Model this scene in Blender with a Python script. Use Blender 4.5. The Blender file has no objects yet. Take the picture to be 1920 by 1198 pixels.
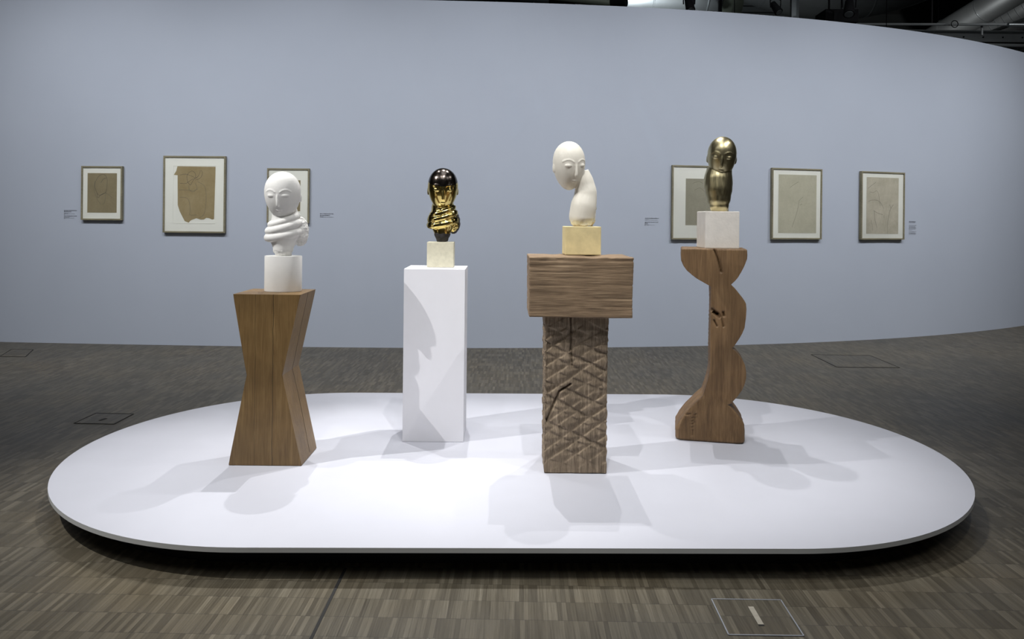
import bpy, bmesh, math, random
from mathutils import Vector, Matrix, noise
from math import sin, cos, pi, radians, exp, sqrt
random.seed(7)
C = bpy.context.scene.collection
F, HY, RX, ROLL = 1400.0, 409.0, 960.0, 0.010      # focal length (px), horizon row, centre column, roll
PT = 0.13                                            # platform top height
EYE = PT + 1.35

# ------------------------------------------------------------------ helpers
def ray(px, py):
    dx, dy = px - RX, py - HY
    c, s = cos(ROLL), sin(ROLL)
    return (c*dx + s*dy)/F, -(-s*dx + c*dy)/F       # x/Y, (z-eye)/Y
def at(px, py, Y):
    a, b = ray(px, py)
    return Vector((a*Y, Y, EYE + b*Y))
def ground(px, py, z=0.0):
    a, b = ray(px, py)
    Y = (z - EYE)/b
    return Vector((a*Y, Y, z))

def sharp(bm):
    for e in bm.edges:
        if len(e.link_faces) == 2 and e.calc_face_angle(0) > .7: e.smooth = False
def link(name, me, mats, parent=None):
    o = bpy.data.objects.new(name, me); C.objects.link(o)
    for m in (mats if isinstance(mats, (list, tuple)) else [mats]): me.materials.append(m)
    if parent: o.parent = parent
    return o
def from_bm(name, bm, mats, parent=None, smooth=False, loc=None):
    me = bpy.data.meshes.new(name); bmesh.ops.recalc_face_normals(bm, faces=bm.faces[:])
    if not smooth: sharp(bm)
    bm.to_mesh(me); bm.free()
    if smooth:
        for p in me.polygons: p.use_smooth = True
    o = link(name, me, mats, parent)
    if loc: o.location = loc
    return o
def tag(o, label, cat, group=None, kind=None):
    if label: o['label'] = label
    if cat: o['category'] = cat
    if group: o['group'] = group
    if kind: o['kind'] = kind
    return o
def thing(name, label, cat, loc=(0,0,0), rz=0, group=None):
    o = bpy.data.objects.new(name, None); C.objects.link(o)
    o.location = loc; o.rotation_euler = (0,0,rz); o.empty_display_size = .05
    return tag(o, label, cat, group)
def box(bm, x0,x1,y0,y1,z0,z1, mi=0, bev=0, M=None):
    v = [bm.verts.new(p) for p in ((x0,y0,z0),(x1,y0,z0),(x1,y1,z0),(x0,y1,z0),(x0,y0,z1),(x1,y0,z1),(x1,y1,z1),(x0,y1,z1))]
    fs = [bm.faces.new([v[i] for i in q]) for q in ((0,3,2,1),(4,5,6,7),(0,1,5,4),(1,2,6,5),(2,3,7,6),(3,0,4,7))]
    for f in fs: f.material_index = mi
    if bev:
        es = list({e for f in fs for e in f.edges})
        r = bmesh.ops.bevel(bm, geom=es, offset=bev, segments=2, affect='EDGES', profile=.6)
        v = list({w for f in r['faces'] for w in f.verts} | {w for w in v if w.is_valid})
    if M:
        for w in {w for w in v if w.is_valid}: w.co = M @ w.co
def tube(bm, pts, rad, n=16, mi=0, cap=True):
    pts = [Vector(p) for p in pts]
    if not isinstance(rad, (list, tuple)): rad = [rad]*len(pts)
    rings = []; up = Vector((0,0,1)); prev = None
    for i, p in enumerate(pts):
        d = (pts[min(i+1, len(pts)-1)] - pts[max(i-1, 0)]).normalized()
        if prev is None:
            a = d.cross(up if abs(d.z) < .9 else Vector((1,0,0))).normalized()
        else:
            a = (prev - d*prev.dot(d)).normalized()
        prev = a; b = d.cross(a)
        rings.append([bm.verts.new(p + (a*cos(2*pi*k/n) + b*sin(2*pi*k/n))*rad[i]) for k in range(n)])
    for r0, r1 in zip(rings, rings[1:]):
        for k in range(n):
            f = bm.faces.new((r0[k], r0[(k+1)%n], r1[(k+1)%n], r1[k])); f.material_index = mi; f.smooth = True
    if cap:
        bm.faces.new(rings[0][::-1]).material_index = mi; bm.faces.new(rings[-1]).material_index = mi
def spline(cp, n=24):
    cp = [Vector(p) for p in cp]; out = []
    P = [cp[0]*2-cp[1]] + cp + [cp[-1]*2-cp[-2]]
    segs = len(cp)-1
    for i in range(n+1):
        t = i/n*segs; k = min(int(t), segs-1); u = t-k
        a,b,c,d = P[k:k+4]
        out.append(.5*((2*b)+(c-a)*u+(2*a-5*b+4*c-d)*u*u+(3*b-a-3*c+d)*u**3))
    return out
def remeshed(bm, voxel, smooth_it=4, smooth_f=.5):
    bmesh.ops.recalc_face_normals(bm, faces=bm.faces[:])
    me = bpy.data.meshes.new('tmp'); bm.to_mesh(me); bm.free()
    o = bpy.data.objects.new('tmp', me); C.objects.link(o)
    m = o.modifiers.new('r', 'REMESH'); m.mode = 'VOXEL'; m.voxel_size = voxel; m.use_smooth_shade = True
    if smooth_it:
        s = o.modifiers.new('s', 'SMOOTH'); s.factor = smooth_f; s.iterations = smooth_it
    dg = bpy.context.evaluated_depsgraph_get(); dg.update()
    res = bpy.data.meshes.new_from_object(o.evaluated_get(dg))
    bpy.data.objects.remove(o); bpy.data.meshes.remove(me)
    for p in res.polygons: p.use_smooth = True
    return res

# ------------------------------------------------------------------ node material helper
class Mat:
    def __init__(s, name, rough=.6, metal=0.0, color=(.5,.5,.5), spec=.5):
        s.m = bpy.data.materials.new(name); s.m.use_nodes = True
        s.t = s.m.node_tree; s.b = s.t.nodes['Principled BSDF']
        s.b.inputs['Roughness'].default_value = rough; s.b.inputs['Metallic'].default_value = metal
        s.b.inputs['Base Color'].default_value = (*color, 1); s.b.inputs['Specular IOR Level'].default_value = spec
    def n(s, typ, **kw):
        nd = s.t.nodes.new(typ)
        for k, v in kw.items():
            if k in nd.inputs: nd.inputs[k].default_value = v
            else: setattr(nd, k, v)
        return nd
    def l(s, a, b): s.t.links.new(a, b)
    def coord(s, scale=(1,1,1), rot=(0,0,0), kind='Object'):
        tc = s.n('ShaderNodeTexCoord'); mp = s.n('ShaderNodeMapping')
        mp.inputs['Scale'].default_value = scale; mp.inputs['Rotation'].default_value = rot
        s.l(tc.outputs[kind], mp.inputs['Vector']); return mp.outputs['Vector']
    def noise(s, vec, scale, detail=6, rough=.55, dist=0.0):
        nd = s.n('ShaderNodeTexNoise', Scale=scale, Detail=detail, Roughness=rough, Distortion=dist)
        s.l(vec, nd.inputs['Vector']); return nd.outputs['Fac']
    def ramp(s, fac, stops):
        r = s.n('ShaderNodeValToRGB'); e = r.color_ramp.elements
        while len(e) < len(stops): e.new(.5)
        for i, (p, c) in enumerate(stops):
            e[i].position = p; e[i].color = (*c, 1) if len(c) == 3 else c
        s.l(fac, r.inputs['Fac']); return r.outputs['Color']
    def mix(s, a, b, fac, mode='MIX'):
        m = s.n('ShaderNodeMix', data_type='RGBA', blend_type=mode)
        for sock, v in ((m.inputs[6], a), (m.inputs[7], b), (m.inputs[0], fac)):
            if isinstance(v, (int, float)): sock.default_value = v
            elif isinstance(v, tuple): sock.default_value = (*v, 1)
            else: s.l(v, sock)
        return m.outputs[2]
    def math(s, op, a, b=None, c=None):
        m = s.n('ShaderNodeMath', operation=op)
        for i, v in enumerate((a, b, c)):
            if v is None: continue
            if isinstance(v, (int, float)): m.inputs[i].default_value = v
            else: s.l(v, m.inputs[i])
        return m.outputs[0]
    def color(s, c): s.l(c, s.b.inputs['Base Color'])
    def bump(s, h, strength=.3, dist=.01):
        b = s.n('ShaderNodeBump', Strength=strength, Distance=dist); s.l(h, b.inputs['Height']); s.l(b.outputs[0], s.b.inputs['Normal'])
    def sep(s, vec):
        x = s.n('ShaderNodeSeparateXYZ'); s.l(vec, x.inputs[0]); return x.outputs

def wood(name, c_dark, c_mid, c_light, axis='z', rough=.6, grain=1.0, seams=None, bumpd=.004, lo=.32):
    m = Mat(name, rough=rough)
    sc = {'z': (20,20,1.3), 'x': (1.4,38,38)}[axis]
    v = m.coord(sc)
    f1 = m.noise(v, 3.0*grain, 8, .62, .6)
    f2 = m.noise(m.coord({'z': (60,60,2.2), 'x': (2.2,60,60)}[axis]), 2.2*grain, 5, .7)
    f3 = m.noise(m.coord((1,1,1)), 3.0, 3)
    a = m.math('ADD', m.math('MULTIPLY', f1, .55), m.math('MULTIPLY', f2, .45))
    col = m.ramp(a, [(lo, c_dark), (.5, c_mid), (1-lo, c_light)])
    col = m.mix(col, m.ramp(f3, [(.3, (.62,.6,.58)), (.7, (1.12,1.1,1.08))]), .8, 'MULTIPLY')
    h = a
    if seams:
        x = m.sep(m.coord((1,1,1)))
        wob = m.math('MULTIPLY', m.math('SUBTRACT', m.noise(m.coord((1.2,1.2,1.2)), 4, 3), .5), .02)
        xx = m.math('ADD', x[0], wob)
        tot = None
        for s0, wd in seams:
            d = m.math('ABSOLUTE', m.math('SUBTRACT', xx, s0))
            k = m.math('LESS_THAN', d, wd)
            tot = k if tot is None else m.math('MAXIMUM', tot, k)
        col = m.mix(col, (.012,.009,.006), m.math('MULTIPLY', tot, .85))
    m.color(col); m.bump(h, .5, bumpd)
    return m

# ------------------------------------------------------------------ materials
def mk_wall():
    m = Mat('wall_paint', .85, color=(.5,.53,.59), spec=.2)
    f = m.noise(m.coord(), 1.3, 4); m.color(m.ramp(f, [(.3,(.475,.515,.60)), (.7,(.49,.53,.615))]))
    m.bump(m.noise(m.coord(), 160, 2), .05, .001); return m.m
def mk_floor():
    m = Mat('parquet', .42, spec=.35)
    v = m.coord((1,1,1), (0,0,.016), 'Object')
    x = m.sep(v)
    row = m.math('FLOOR', m.math('DIVIDE', x[1], .131))
    rn = m.n('ShaderNodeTexWhiteNoise', noise_dimensions='1D'); m.l(row, rn.inputs['W'])
    xs = m.math('ADD', m.math('DIVIDE', x[0], .018), m.math('MULTIPLY', rn.outputs[0], .6))
    colx = m.math('FLOOR', xs)
    cb = m.n('ShaderNodeCombineXYZ'); m.l(colx, cb.inputs[0]); m.l(row, cb.inputs[1])
    wn = m.n('ShaderNodeTexWhiteNoise', noise_dimensions='3D'); m.l(cb.outputs[0], wn.inputs['Vector'])
    # long-strip variation shared by several rows
    cb2 = m.n('ShaderNodeCombineXYZ'); m.l(m.math('FLOOR', m.math('DIVIDE', xs, 5.0)), cb2.inputs[0]); m.l(row, cb2.inputs[1])
    wn2 = m.n('ShaderNodeTexWhiteNoise', noise_dimensions='3D'); m.l(cb2.outputs[0], wn2.inputs['Vector'])
    gr = m.noise(m.coord((60,1.1,1)), 3, 6, .7)
    big = m.noise(m.coord((1,1,1)), .9, 4, .6)
    t = m.math('ADD', m.math('ADD', m.math('MULTIPLY', wn.outputs[0], .30), m.math('MULTIPLY', wn2.outputs[0], .09)), m.math('MULTIPLY', gr, .78))
    col = m.ramp(t, [(.30,(.052,.043,.029)), (.55,(.092,.079,.055)), (.75,(.140,.122,.088)), (.95,(.23,.205,.155))])
    col = m.mix(col, m.ramp(big, [(.32,(.80,.82,.86)), (.5,(1,1,1)), (.7,(1.12,1.05,.93))]), .9, 'MULTIPLY')
    fy = m.math('FRACT', m.math('DIVIDE', x[1], .131)); fx = m.math('FRACT', xs)
    j = m.math('MAXIMUM', m.math('LESS_THAN', fy, .02), m.math('MULTIPLY', m.math('LESS_THAN', fx, .06), .35))
    col = m.mix(col, (.02,.017,.014), m.math('MULTIPLY', j, .55))
    # scuffs: sparse pale specks
    sp = m.noise(m.coord((1,1,1)), 38, 2, .4)
    col = m.mix(col, (.26,.25,.22), m.ramp(sp, [(.76,(0,0,0)), (.82,(.7,.7,.7))]))
    m.color(col)
    r = m.ramp(gr, [(.3,(.36,.36,.36)), (.7,(.52,.52,.52))]); m.l(r, m.b.inputs['Roughness'])
    m.bump(m.math('SUBTRACT', m.math('MULTIPLY', wn.outputs[0], .4), j), .25, .002)
    return m.m
def mk_plain(name, col, rough=.6, metal=0, var=.06, scale=6, bumpd=0, bscale=80, spec=.5):
    m = Mat(name, rough, metal, spec=spec)
    f = m.noise(m.coord(), scale, 4)
    m.color(m.ramp(f, [(.3, tuple(c*(1-var) for c in col)), (.7, tuple(min(1, c*(1+var)) for c in col))]))
    if bumpd: m.bump(m.noise(m.coord(), bscale, 5), .5, bumpd)
    return m.m
def mk_brass(name, c1, c2, r0, r1):
    m = Mat(name, .2, 1.0)
    f = m.noise(m.coord((1,1,1)), 9, 6, .6); g = m.noise(m.coord((40,40,6)), 3, 4)
    m.color(m.ramp(f, [(.3, c1), (.7, c2)]))
    m.l(m.ramp(g, [(.3,(r0,)*3), (.7,(r1,)*3)]), m.b.inputs['Roughness']); return m.m
def mk_paper(name, col, dark):
    m = Mat(name, .9, spec=.15)
    f = m.noise(m.coord(), 5, 8, .65); g = m.noise(m.coord(), 45, 3)
    c = m.ramp(f, [(.3, dark), (.65, col)])
    m.color(m.mix(c, m.ramp(g, [(.3,(.93,.93,.93)), (.7,(1.04,1.04,1.04))]), .6, 'MULTIPLY')); return m.m

M_wall = mk_wall(); M_floor = mk_floor()
M_plat = mk_plain('white_lacquer', (.53,.537,.592), .5, var=.01, spec=.3)
M_platedge = mk_plain('board_edge', (.62,.63,.62), .7, var=.03)
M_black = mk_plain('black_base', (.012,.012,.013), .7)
M_plinth = mk_plain('plinth_paint', (.82,.82,.86), .75, var=.015, spec=.25)
M_plaster = mk_plain('white_plaster', (.83,.82,.79), .7, var=.03, scale=14, bumpd=.0006, spec=.3)
M_plaster_rough = mk_plain('chipped_plaster', (.78,.77,.74), .85, var=.08, scale=30, bumpd=.006, bscale=60, spec=.2)
M_marble = mk_plain('aged_marble', (.84,.80,.70), .45, var=.06, scale=8, bumpd=.0006)
M_marble_rough = mk_plain('chipped_marble', (.62,.53,.36), .85, var=.3, scale=40, bumpd=.008, bscale=60)
M_brassA = mk_brass('polished_brass', (.62,.47,.15), (.78,.62,.24), .06, .16)
M_brassB = mk_brass('brushed_brass', (.46,.40,.23), (.58,.51,.31), .28, .40)
M_darkcap = mk_brass('dark_patina', (.055,.045,.04), (.10,.085,.075), .16, .26)
M_darkrough = mk_plain('dark_rough_cast', (.035,.032,.032), .6, .3, var=.5, scale=40, bumpd=.008, bscale=60)
M_limeA = mk_plain('limestone_grey', (.60,.57,.44), .85, var=.08, scale=50, bumpd=.0012, bscale=120)
M_limeY = mk_plain('limestone_yellow', (.72,.61,.33), .8, var=.12, scale=14, bumpd=.0012)
M_limeW = mk_plain('limestone_white', (.76,.72,.66), .85, var=.05, scale=20, bumpd=.002, bscale=90)
M_woodA = wood('polished_oak', (.085,.048,.016), (.20,.122,.046), (.31,.205,.085), 'z', .42, 1, seams=[(.035,.0014),(-.062,.0007)], lo=.22).m
M_woodB = wood('weathered_oak_block', (.085,.055,.031), (.27,.185,.11), (.46,.34,.215), 'x', .8, 1.2, bumpd=.008).m
M_woodC = wood('old_oak_beam', (.085,.064,.043), (.235,.18,.122), (.44,.35,.25), 'z', .85, 1.2, bumpd=.008).m
M_woodD = wood('brown_carved_wood', (.075,.042,.018), (.19,.112,.05), (.31,.195,.095), 'z', .6, .8, bumpd=.006, lo=.28).m
M_frame = wood('frame_oak', (.19,.17,.11), (.27,.245,.16), (.34,.31,.215), 'x', .6, .6).m
M_mat = mk_plain('mount_board', (.80,.80,.73), .9, var=.01)
M_line = mk_plain('pencil_line', (.09,.08,.07), .9)
M_faint = mk_plain('faint_pencil_line', (.16,.145,.11), .9)
M_ink = mk_plain('grey_lettering', (.10,.10,.12), .9)
M_ink2 = mk_plain('pale_grey_lettering', (.24,.25,.28), .9)
M_strip = mk_plain('aluminium_strip', (.36,.38,.42), .45, .6)
M_gap = mk_plain('dark_gap', (.015,.014,.013), .8)
M_patch = mk_plain('pale_wood_strip', (.36,.33,.27), .7, var=.1, scale=40)
M_steel = mk_plain('galvanised_duct', (.42,.45,.46), .38, .85, var=.1, scale=3)
M_steel_dark = mk_plain('dull_duct', (.20,.225,.235), .5, .5, var=.15, scale=2)
M_flange = mk_plain('duct_flange', (.22,.25,.20), .6, .3)
M_beam = mk_plain('grey_painted_steel', (.50,.53,.53), .6)
M_ceil = mk_plain('dark_ceiling', (.035,.04,.04), .9, var=.2, scale=1)
M_hall = mk_plain('hall_wall', (.34,.34,.35), .9)
M_lampblack = mk_plain('black_lamp_metal', (.008,.008,.009), .8, spec=.1)
M_glass = bpy.data.materials.new('frame_glass'); M_glass.use_nodes = True
_t = M_glass.node_tree; _t.nodes.clear()
_o = _t.nodes.new('ShaderNodeOutputMaterial'); _m = _t.nodes.new('ShaderNodeMixShader'); _f = _t.nodes.new('ShaderNodeFresnel'); _f.inputs['IOR'].default_value = 1.22
_a = _t.nodes.new('ShaderNodeBsdfTransparent'); _g = _t.nodes.new('ShaderNodeBsdfGlossy'); _g.inputs['Roughness'].default_value = .02
_t.links.new(_f.outputs[0], _m.inputs[0]); _t.links.new(_a.outputs[0], _m.inputs[1]); _t.links.new(_g.outputs[0], _m.inputs[2]); _t.links.new(_m.outputs[0], _o.inputs[0])

# ------------------------------------------------------------------ setting
def slab(name, x0,x1,y0,y1,z0,z1, mat):
    bm = bmesh.new(); box(bm, x0,x1,y0,y1,z0,z1)
    return tag(from_bm(name, bm, mat), None, None, kind='structure')
slab('floor', -14,16,-8,22,-.2,0, M_floor)
slab('ceiling', -14,16,-8,22,7.6,7.8, M_ceil)
slab('wall_left', -14.2,-14,-8,22,0,7.6, M_hall)
slab('wall_right', 16,16.2,-8,22,0,7.6, M_hall)
slab('wall_front', -14,16,-8.2,-8,0,7.6, M_hall)
slab('wall_far', -14,16,22,22.2,0,7.6, M_ceil)
WP = (4.24139152e-05, 1.33662466e-03, 2.00617922e-02, 6.92714522e-02, 8.51018840)
def wy(x):
    def p(t): return (((WP[0]*t+WP[1])*t+WP[2])*t+WP[3])*t+WP[4]
    if x < -5.8:
        return p(-5.8) + (x+5.8)*(-.13) + .03*(x+5.8)**2
    if x > 7.5:
        s = 4*WP[0]*7.5**3+3*WP[1]*7.5**2+2*WP[2]*7.5+WP[3]
        return p(7.5) + s*(x-7.5) + .05*(x-7.5)**2
    return p(x)
def wnorm(x):
    s = (wy(x+.01)-wy(x-.01))/.02
    return Vector((s, -1, 0)).normalized()          # towards the viewer
WH = 3.94
bm = bmesh.new(); prev = None
N = 160
for i in range(N+1):
    x = -9.5 + 20.5*i/N; y = wy(x); n = wnorm(x)
    a = Vector((x,y,0)); b = a - n*.14
    cur = [bm.verts.new(p) for p in (a, a+Vector((0,0,WH)), b+Vector((0,0,WH)), b)]
    if prev:
        for k in range(4):
            f = bm.faces.new((prev[k], cur[k], cur[(k+1)%4], prev[(k+1)%4])); f.smooth = k in (0, 2)
    else: bm.faces.new(cur)
    prev = cur
bm.faces.new(prev[::-1])
tag(from_bm('wall_back', bm, M_wall), None, None, kind='structure')

# expansion joint in the floor
def floor_bar(bm, a, b, w, z0, z1, mi=0):
    d = (b-a).normalized(); n = Vector((-d.y, d.x, 0))*w/2
    v = [Vector((p.x,p.y,z)) for z in (z0,z1) for p in (a-n, b-n, b+n, a+n)]
    v = [bm.verts.new(p) for p in v]
    for q in ((3,2,1,0),(4,5,6,7),(0,1,5,4),(1,2,6,5),(2,3,7,6),(3,0,4,7)):
        bm.faces.new([v[i] for i in q]).material_index = mi
bm = bmesh.new()
j0, j1 = ground(648,1065), ground(583,1198)
d = (j1-j0).normalized()
floor_bar(bm, j0-d*.0, j1+d*.6, .012, .0002, .0015)
tag(from_bm('trim_1', bm, M_gap), None, None, kind='structure')

def hatch(pix, label, visible=True, strip=None, dark=False):
    P = [ground(*p) for p in pix]
    c = sum(P, Vector())/4
    t = thing('floor_hatch', label, 'floor hatch', c)
    P = [p-c for p in P]
    bm = bmesh.new()
    v0 = [bm.verts.new(p+Vector((0,0,.0004))) for p in P]; v1 = [bm.verts.new(p+Vector((0,0,.0018))) for p in P]
    bm.faces.new(v0[::-1]); bm.faces.new(v1)
    for k in range(4): bm.faces.new((v0[k], v0[(k+1)%4], v1[(k+1)%4], v1[k]))
    from_bm('cover', bm, M_floor, t)
    bm = bmesh.new()
    for k in range(4): floor_bar(bm, P[k], P[(k+1)%4], .0045 if not dark else .008, .0004, .0032)
    from_bm('edge_strip', bm, M_gap if dark else M_strip, t)
    if strip:
        a, b = ground(*strip[0])-c, ground(*strip[1])-c
        bm = bmesh.new(); floor_bar(bm, a, b, strip[2], .0015, .004 if not dark else .0035)
        from_bm('lifting_strip', bm, M_gap if dark else M_patch, t)
        if not dark:
            bm = bmesh.new(); dd = (b-a).normalized(); floor_bar(bm, b, b+dd*.008, strip[2], .0015, .0025)
            from_bm('finger_slot', bm, M_gap, t)
    return t
hatch([(1334,1124),(1464,1125.8),(1507,1193),(1366,1191)], 'square floor hatch with shiny metal edging nearest the camera', strip=((1407.5,1139),(1427,1172.5),.021))
hatch([(139,794),(214,795.5),(250,776.5),(180,775)], 'dark-edged floor hatch left of the white platform', strip=((187,789),(199,785),.02), dark=True)
hatch([(1569,688.5),(1687,689.5),(1632,667),(1521,665)], 'thin-edged floor hatch at the right between platform and curved wall', dark=True)
hatch([(0,668.5),(48,669),(62,656),(22,655)], 'floor hatch beside the foot of the wall, farthest left', dark=True)

# ------------------------------------------------------------------ platform
pc = Vector((.0226, 4.4014)); HL, PR, PROT = 1.1492, 1.3460, .01735
def stadium(r, n=64):
    out = []
    for side in (1, -1):
        for k in range(n+1):
            a = (-pi/2 + pi*k/n) if side == 1 else (pi/2 + pi*k/n)
            u, v = side*HL + r*cos(a), r*sin(a)
            out.append(Vector((cos(PROT)*u - sin(PROT)*v, sin(PROT)*u + cos(PROT)*v)))
    return out
def prism(name, outline, z0, z1, mat, parent, mi_side=None, bev=0):
    bm = bmesh.new()
    a = [bm.verts.new((p.x,p.y,z0)) for p in outline]; b = [bm.verts.new((p.x,p.y,z1)) for p in outline]
    bm.faces.new(a[::-1]); bm.faces.new(b); n = len(a)
    for k in range(n):
        f = bm.faces.new((a[k], a[(k+1)%n], b[(k+1)%n], b[k])); f.smooth = True
        if mi_side: f.material_index = mi_side
    return from_bm(name, bm, mat, parent)
plat = thing('display_platform', 'large low white display platform with rounded ends on the parquet', 'platform', (pc.x, pc.y, 0))
prism('platform_top', stadium(PR), PT-.021, PT, [M_plat, M_platedge], plat, 1)
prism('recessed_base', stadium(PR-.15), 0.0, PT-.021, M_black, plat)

# ------------------------------------------------------------------ pedestal A (hourglass)
pa = thing('hourglass_pedestal', 'waisted dark oak pedestal, leftmost on the platform', 'pedestal', (-1.318, 4.03, PT))
ZW, ZT, DEP = .488, .925, .315
prof = [(-.200,0,.196),(-.1065,ZW,.086),(-.184,ZT,.180)]
bm = bmesh.new(); NV, NU = 60, 14; rows = []
def pa_lr(z):
    if z < ZW: t = z/ZW; return prof[0][0]*(1-t)+prof[1][0]*t, prof[0][2]*(1-t)+prof[1][2]*t
    t = (z-ZW)/(ZT-ZW); return prof[1][0]*(1-t)+prof[2][0]*t, prof[1][2]*(1-t)+prof[2][2]*t
zs = [ZW*i/10 for i in range(11)] + [ZW+(ZT-ZW)*i/10 for i in range(1,11)]
for z in zs:
    l, r = pa_lr(z); w = noise.noise(Vector((0,0,z*3)))*.001
    rows.append([bm.verts.new(p) for p in ((l+w,0,z),(r+w,0,z),(r+w,DEP,z),(l+w,DEP,z))])
for r0, r1 in zip(rows, rows[1:]):
    for k in range(4): bm.faces.new((r0[k], r0[(k+1)%4], r1[(k+1)%4], r1[k]))
bm.faces.new(rows[0][::-1]); bm.faces.new(rows[-1])
es = [e for e in bm.edges if (abs(e.verts[0].co.z-e.verts[1].co.z) > .01 and abs(e.verts[0].co.y-e.verts[1].co.y) < .001) or all(v.co.z in (0, ZT) for v in e.verts)]
bmesh.ops.bevel(bm, geom=es, offset=.0035, segments=2, affect='EDGES')
from_bm('waisted_body', bm, M_woodA, pa)
# side split in the right flank (two boards), a narrow dark groove
bm = bmesh.new()
for z0, z1 in ((0.02, ZW), (ZW, ZT-.004)):
    for s in range(8):
        za = z0+(z1-z0)*s/8; zb = z0+(z1-z0)*(s+1)/8
        ya = .175+.018*sin(za*5); yb = .175+.018*sin(zb*5)
        xa, xb = pa_lr(za)[1]+.0006, pa_lr(zb)[1]+.0006
        wv = .0017
        v = [bm.verts.new(p) for p in ((xa,ya-wv,za),(xa,ya+wv,za),(xb,yb+wv,zb),(xb,yb-wv,zb),(xa-.004,ya-wv,za),(xa-.004,ya+wv,za),(xb-.004,yb+wv,zb),(xb-.004,yb-wv,zb))]
        for q in ((0,1,2,3),(7,6,5,4),(0,4,5,1),(1,5,6,2),(2,6,7,3),(3,7,4,0)): bm.faces.new([v[i] for i in q])
from_bm('side_crack', bm, M_gap, pa)

# ------------------------------------------------------------------ plinth B (white box)
bm = bmesh.new(); box(bm, -.1835,.1835,0,.335,0,1.038, bev=.0015)
bm2 = from_bm('white_plinth', bm, M_plinth, loc=(-.4625, 4.489, PT+.001))
bm2.rotation_euler = (0,0,.012)
tag(bm2, 'tall plain white box plinth standing on the platform', 'plinth')

# ------------------------------------------------------------------ rough timber blocks
def rough_box(w, d, h, res, fn, name, mat, loc, rz=0, taper=0):
    """box (front at y=0) of dense quads; fn(face, p, n) -> outward displacement"""
    bm = bmesh.new()
    nx, ny, nz = max(2,int(w/res)), max(2,int(d/res)), max(2,int(h/res)); cache = {}
    def V(i,j,k):
        key = (i,j,k)
        if key not in cache:
            p = Vector((-w/2+w*i/nx, d*j/ny, h*k/nz))
            n = Vector((-1 if i==0 else 1 if i==nx else 0, -1 if j==0 else 1 if j==ny else 0, -1 if k==0 else 1 if k==nz else 0))
            edge = abs(n.x)+abs(n.y)+abs(n.z)
            q = p.copy()
            if edge > 1: q -= n*res*.35*(.6+.8*abs(noise.noise(p*22)))
            q += n.normalized()*fn(p, n)
            q.x *= 1 + taper*(p.z/h-.5)
            cache[key] = bm.verts.new(q)
        return cache[key]
    for i in range(nx):
        for k in range(nz):
            bm.faces.new((V(i,0,k),V(i+1,0,k),V(i+1,0,k+1),V(i,0,k+1))); bm.faces.new((V(i,ny,k),V(i,ny,k+1),V(i+1,ny,k+1),V(i+1,ny,k)))
    for j in range(ny):
        for k in range(nz):
            bm.faces.new((V(0,j,k),V(0,j,k+1),V(0,j+1,k+1),V(0,j+1,k))); bm.faces.new((V(nx,j,k),V(nx,j+1,k),V(nx,j+1,k+1),V(nx,j,k+1)))
    for i in range(nx):
        for j in range(ny):
            bm.faces.new((V(i,j,0),V(i,j+1,0),V(i+1,j+1,0),V(i+1,j,0))); bm.faces.new((V(i,j,nz),V(i+1,j,nz),V(i+1,j+1,nz),V(i,j+1,nz)))
    o = from_bm(name, bm, mat, loc=loc, smooth=True); o.rotation_euler = (0,0,rz)
    return o
# carved beam: two families of hand-cut slanting grooves (front px frame: u right, v up)
R = random.Random(11)
gr1 = [(c + R.uniform(-.012,.012), .66+R.uniform(-.06,.06), R.uniform(.6,1.1)) for c in [-.22+.071*i for i in range(16)]]   # rising right
gr2 = [(c + R.uniform(-.012,.012), -.42+R.uniform(-.08,.08), R.uniform(.5,1)) for c in [.02+.068*i for i in range(15)]]       # falling right
crack = [(-.032,.83),(-.028,.74),(-.03,.66),(-.022,.57)]
crack2 = [(-.16,.27),(-.12,.36),(-.09,.43),(-.03,.47)]
def seg_d(u, v, pts):
    best = 9
    for (x0,y0),(x1,y1) in zip(pts, pts[1:]):
        dx, dy = x1-x0, y1-y0; t = max(0, min(1, ((u-x0)*dx+(v-y0)*dy)/(dx*dx+dy*dy)))
        best = min(best, math.hypot(u-x0-t*dx, v-y0-t*dy))
    return best
def beam_fn(p, n):
    if abs(n.z) > .5: return noise.noise(p*14)*.002
    u = p.x if abs(n.y) >= abs(n.x) else (p.y-.16)
    v = p.z
    dsp = noise.noise(Vector((u*9, p.y*9, v*3)))*.004 + noise.noise(Vector((u*90, p.y*90, v*9)))*.0012
    cut = 0
    for fam, sgn in ((gr1, 1), (gr2, -1)):
        for c, s, dep in fam:
            d = (v - (c + s*(u+.16)) + .010*noise.noise(Vector((u*8, c*9, sgn))))/sqrt(1+s*s)
            m = .5+.5*noise.noise(Vector((u*7+c*31, v*7, sgn*3.3)))+.25
            # asymmetric chisel cut: steep upper lip, long lower ramp
            e_ = d*sgn
            g = exp(-(e_/.026)**2) if e_ > 0 else exp(-(e_/.004)**2)
            cut = max(cut, g*dep*min(1, max(0,m)))
    fade = min(1, max(.15, (v-.01)/.1))*min(1, max(.2, (.80-v)/.05))
    dsp -= .0135*cut*fade
    if n.y < -.5:
        dsp -= .02*exp(-(seg_d(u, v, crack)/.0035)**2) + .022*exp(-(seg_d(u, v, crack2)/.005)**2)
    return dsp
beam = rough_box(.335, .32, .828, .0036, beam_fn, 'carved_beam_pedestal', M_woodC, (.349, 3.955, PT+.003), .0, taper=.028)
tag(beam, 'upright oak beam with slanting chisel cuts, under the wide timber block', 'pedestal')
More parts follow.
